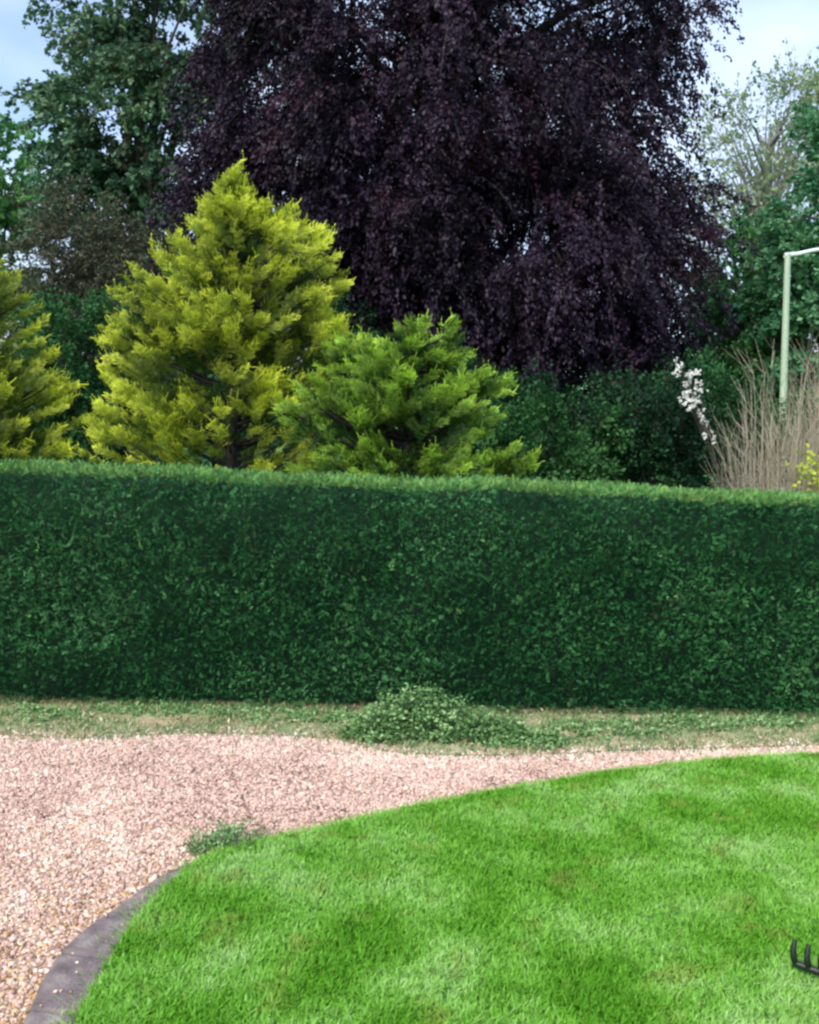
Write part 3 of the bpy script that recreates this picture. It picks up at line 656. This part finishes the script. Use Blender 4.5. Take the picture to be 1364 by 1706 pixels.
# blossom
def blossom():
    rg = np.random.default_rng(70); Y = 10.2; base = at(1165, 800, Y)
    t = thing('blossom_shrub', 'slender shrub with white blossom beside the bare twiggy stems', 'shrub', (base[0], base[1], 0))
    pts = [(1133, 612), (1128, 622), (1150, 628), (1158, 622), (1145, 640), (1160, 640), (1142, 658), (1152, 655), (1165, 652), (1138, 664), (1158, 668), (1150, 678), (1166, 690), (1170, 706), (1178, 722), (1186, 732), (1128, 604)]
    P_ = []; stems = []
    spine = [(1210, 1000), (1204, 860), (1196, 790), (1184, 730), (1170, 700), (1156, 665), (1145, 635), (1128, 606)]
    sp_ = np.array([at(x, y, Y) for x, y in spine]); stems.append(sp_)
    for k, (x, y) in enumerate(pts):
        q = at(x, y, Y + rg.uniform(-.12, .12)); a_ = sp_[min(7, max(2, 7 - k // 2))]
        stems.append(curve_pts(a_, q, 8, -.01, .006, rg))
        m = 8 if k < 13 else 4
        P_.append(q + rg.normal(size=(m, 3)) * .026)
    P_ = np.concatenate(P_)
    n = len(P_); Q = np.repeat(P_, 5, 0); a = rvec(rg, len(Q))
    V = leaf_quads(Q, a, rvec(rg, len(Q)), rg.uniform(.02, .034, len(Q)), .011, .3)
    obj('blossom', V, quads(len(V) // 4), M['blossom'], t, attrs={'rnd': np.repeat(rg.random(len(Q)), 4)})
    V, Fc = tubes(np.array(stems), np.ones((len(stems), 1)) * np.array([.014, .012, .010, .008, .006, .005, .004, .003])[None] * np.r_[1, np.full(len(stems) - 1, .4)][:, None], 5)
    obj('stems', V, Fc, M['bark'], t, smooth=True)
blossom()

# ------------------------------------------------------------------ weeds
def weed_mound(name, label, pts, n, leaf, seed, mat='weed', hs=1.0):
    """pts: (px, py_foot, halfwidth m, height m)"""
    rg = np.random.default_rng(seed); c0 = gr(pts[0][0], pts[0][1]); t = thing(name, label, 'weeds', (c0[0], c0[1], 0)); Vs, rn, st = [], [], []
    for (px, py, hw, hh, wt) in pts:
        c = gr(px, py); m = int(n * wt); a = rg.uniform(0, 6.28, m); r = np.sqrt(rg.random(m))
        B = np.stack([c[0] + np.cos(a) * r * hw, c[1] + .1 + np.sin(a) * r * hw * .45, np.full(m, .01)], 1)
        top = B.copy(); top[:, 2] = hh * np.sqrt(np.clip(1 - r ** 2, .05, 1)) * rg.uniform(.35, 1.12, m); top[:, :2] += rg.normal(size=(m, 2)) * .05
        st.append(np.stack([B, B * .5 + top * .5 + rg.normal(size=(m, 3)) * .01, top], 1))
        k = 10; u = rg.random((m, k, 1)) ** .6; p = B[:, None] + (top - B)[:, None] * u + rg.normal(size=(m, k, 3)) * .012
        p = p.reshape(-1, 3); aa = rvec(rg, len(p)); aa[:, 2] = aa[:, 2] * .5 + .15
        L_ = leaf * rg.uniform(.6, 1.3, len(p)); Vs.append(leaf_quads(p, aa, np.array([0, -.3, 1.]) + rg.normal(size=p.shape) * .45, L_, L_ * .27, .2)); rn.append(np.repeat(rg.random(len(p)), 4))
    V = np.concatenate(Vs); obj('leaves', V, quads(len(V) // 4), M[mat], t, attrs={'rnd': np.concatenate(rn)})
    V, Fc = tubes(np.concatenate(st), np.full((sum(len(s) for s in st), 3), .0018), 3); obj('stems', V, Fc, M['weed_dark'], t)
weed_mound('weed_clump', 'low mound of leafy green weeds in front of the hedge', [(700, 1232, .42, .34, .42), (640, 1240, .3, .22, .18), (790, 1238, .4, .22, .25), (870, 1246, .32, .10, .15)], 1500, .036, 81)
weed_mound('weed_clump', 'small weed tuft at the corner where the kerb meets the lawn', [(375, 1436, .2, .17, .5), (345, 1408, .14, .07, .06), (395, 1404, .14, .07, .06), (350, 1425, .1, .12, .2)], 120, .021, 82)
weed_mound('weed_clump', 'scattered low weeds on the verge at the right of the leafy mound', [(1020, 1225, .5, .05, .3), (1160, 1215, .4, .05, .3), (1290, 1212, .35, .045, .25), (1100, 1190, .4, .05, .15)], 700, .03, 83)
weed_mound('weed_clump', 'scattered low weeds on the verge left of the leafy mound', [(60, 1200, .4, .04, .25), (240, 1190, .45, .045, .3), (420, 1200, .45, .045, .25), (540, 1205, .3, .05, .2)], 650, .028, 84)

# ------------------------------------------------------------------ street lamp
def box(x0, x1, y0, y1, z0, z1):
    V = np.array([(x, y, z) for x in (x0, x1) for y in (y0, y1) for z in (z0, z1)], float)
    return V, np.array([(0, 1, 3, 2), (4, 6, 7, 5), (0, 4, 5, 1), (2, 3, 7, 6), (0, 2, 6, 4), (1, 5, 7, 3)])
YL = 18.5; top = at(1312, 423, YL); foot = at(1302, 745, YL)
dirp = (foot - top) / (foot[2] - top[2]); foot = top + dirp * (0 - top[2])
lt = thing('street_lamp', 'pale green street lamp post with arm reaching right', 'street lamp', (foot[0], foot[1], 0))
pp = np.array([foot + (top - foot) * t for t in (0, .18, .185, .6, 1)])
V, Fc = tubes(pp[None], np.array([[.11, .11, .075, .065, .055]]), 16); obj('post', V, Fc, M['post'], lt, smooth=True)
arm = np.array([top + np.array([-.06, 0, -.03]), top + np.array([.18, 0, .0]), top + np.array([.45, 0, .07]), top + np.array([.62, 0, .10])])
V, Fc = tubes(arm[None], np.array([[.045, .04, .036, .034]]), 12); obj('arm', V, Fc, M['lamp_white'], lt, smooth=True)
hc = arm[-1] + np.array([.30, 0, .02]); u = np.linspace(0, math.pi, 12)
hp = np.stack([hc[0] - np.cos(u) * .34, np.full(12, hc[1]), hc[2] + 0 * u], 1); hr = .02 + .095 * np.sin(u) ** .6
V, Fc = tubes(hp[None], hr[None], 14); V[:, 2] = hc[2] + (V[:, 2] - hc[2]) * .6
obj('lamp_head', V, Fc, M['lamp_white'], lt, smooth=True)
V2 = V.copy(); V2 = (V2 - hc) * np.array([.8, .8, .75]) + hc + np.array([.02, 0, -.035]); obj('lens', V2, Fc, M['lens'], lt, smooth=True)

# ------------------------------------------------------------------ rake lying in the grass
Yr = None
g0 = gr(1325, 1604, LZ + .06); g1 = gr(1364, 1618, LZ + .06); ed = unit(g1 - g0); sp = .052
rt = thing('rake', 'black rake head lying tines up in the grass at the right edge', 'rake', (g0[0], g0[1], LZ))
nT = 9; bar = np.array([g0 + ed * sp * (i - .15) * 1.0 for i in np.linspace(0, nT - 1, 10)])
bar[:, 2] += -.002
V, Fc = tubes(bar[None], np.full((1, 10), .0145), 8); obj('crossbar', V, Fc, M['black'], rt, smooth=True)
for i in range(nT):
    q = g0 + ed * sp * i
    tp_ = np.array([q, q + np.array([-.01, -.004, .022]), q + np.array([-.012, 0, .052]), q + np.array([-.003, .01, .088])])
    V, Fc = tubes(tp_[None], np.array([[.0145, .0135, .0125, .009]]), 8); obj('tine', V, Fc, M['black'], rt, smooth=True)
mid = g0 + ed * sp * (nT - 1) / 2; end = mid + np.array([.95, -.9, .01])
V, Fc = tubes(np.array([curve_pts(mid + np.array([0, 0, .004]), end, 5)]), np.full((1, 5), .014), 10); obj('handle', V, Fc, M['bark'], rt, smooth=True)
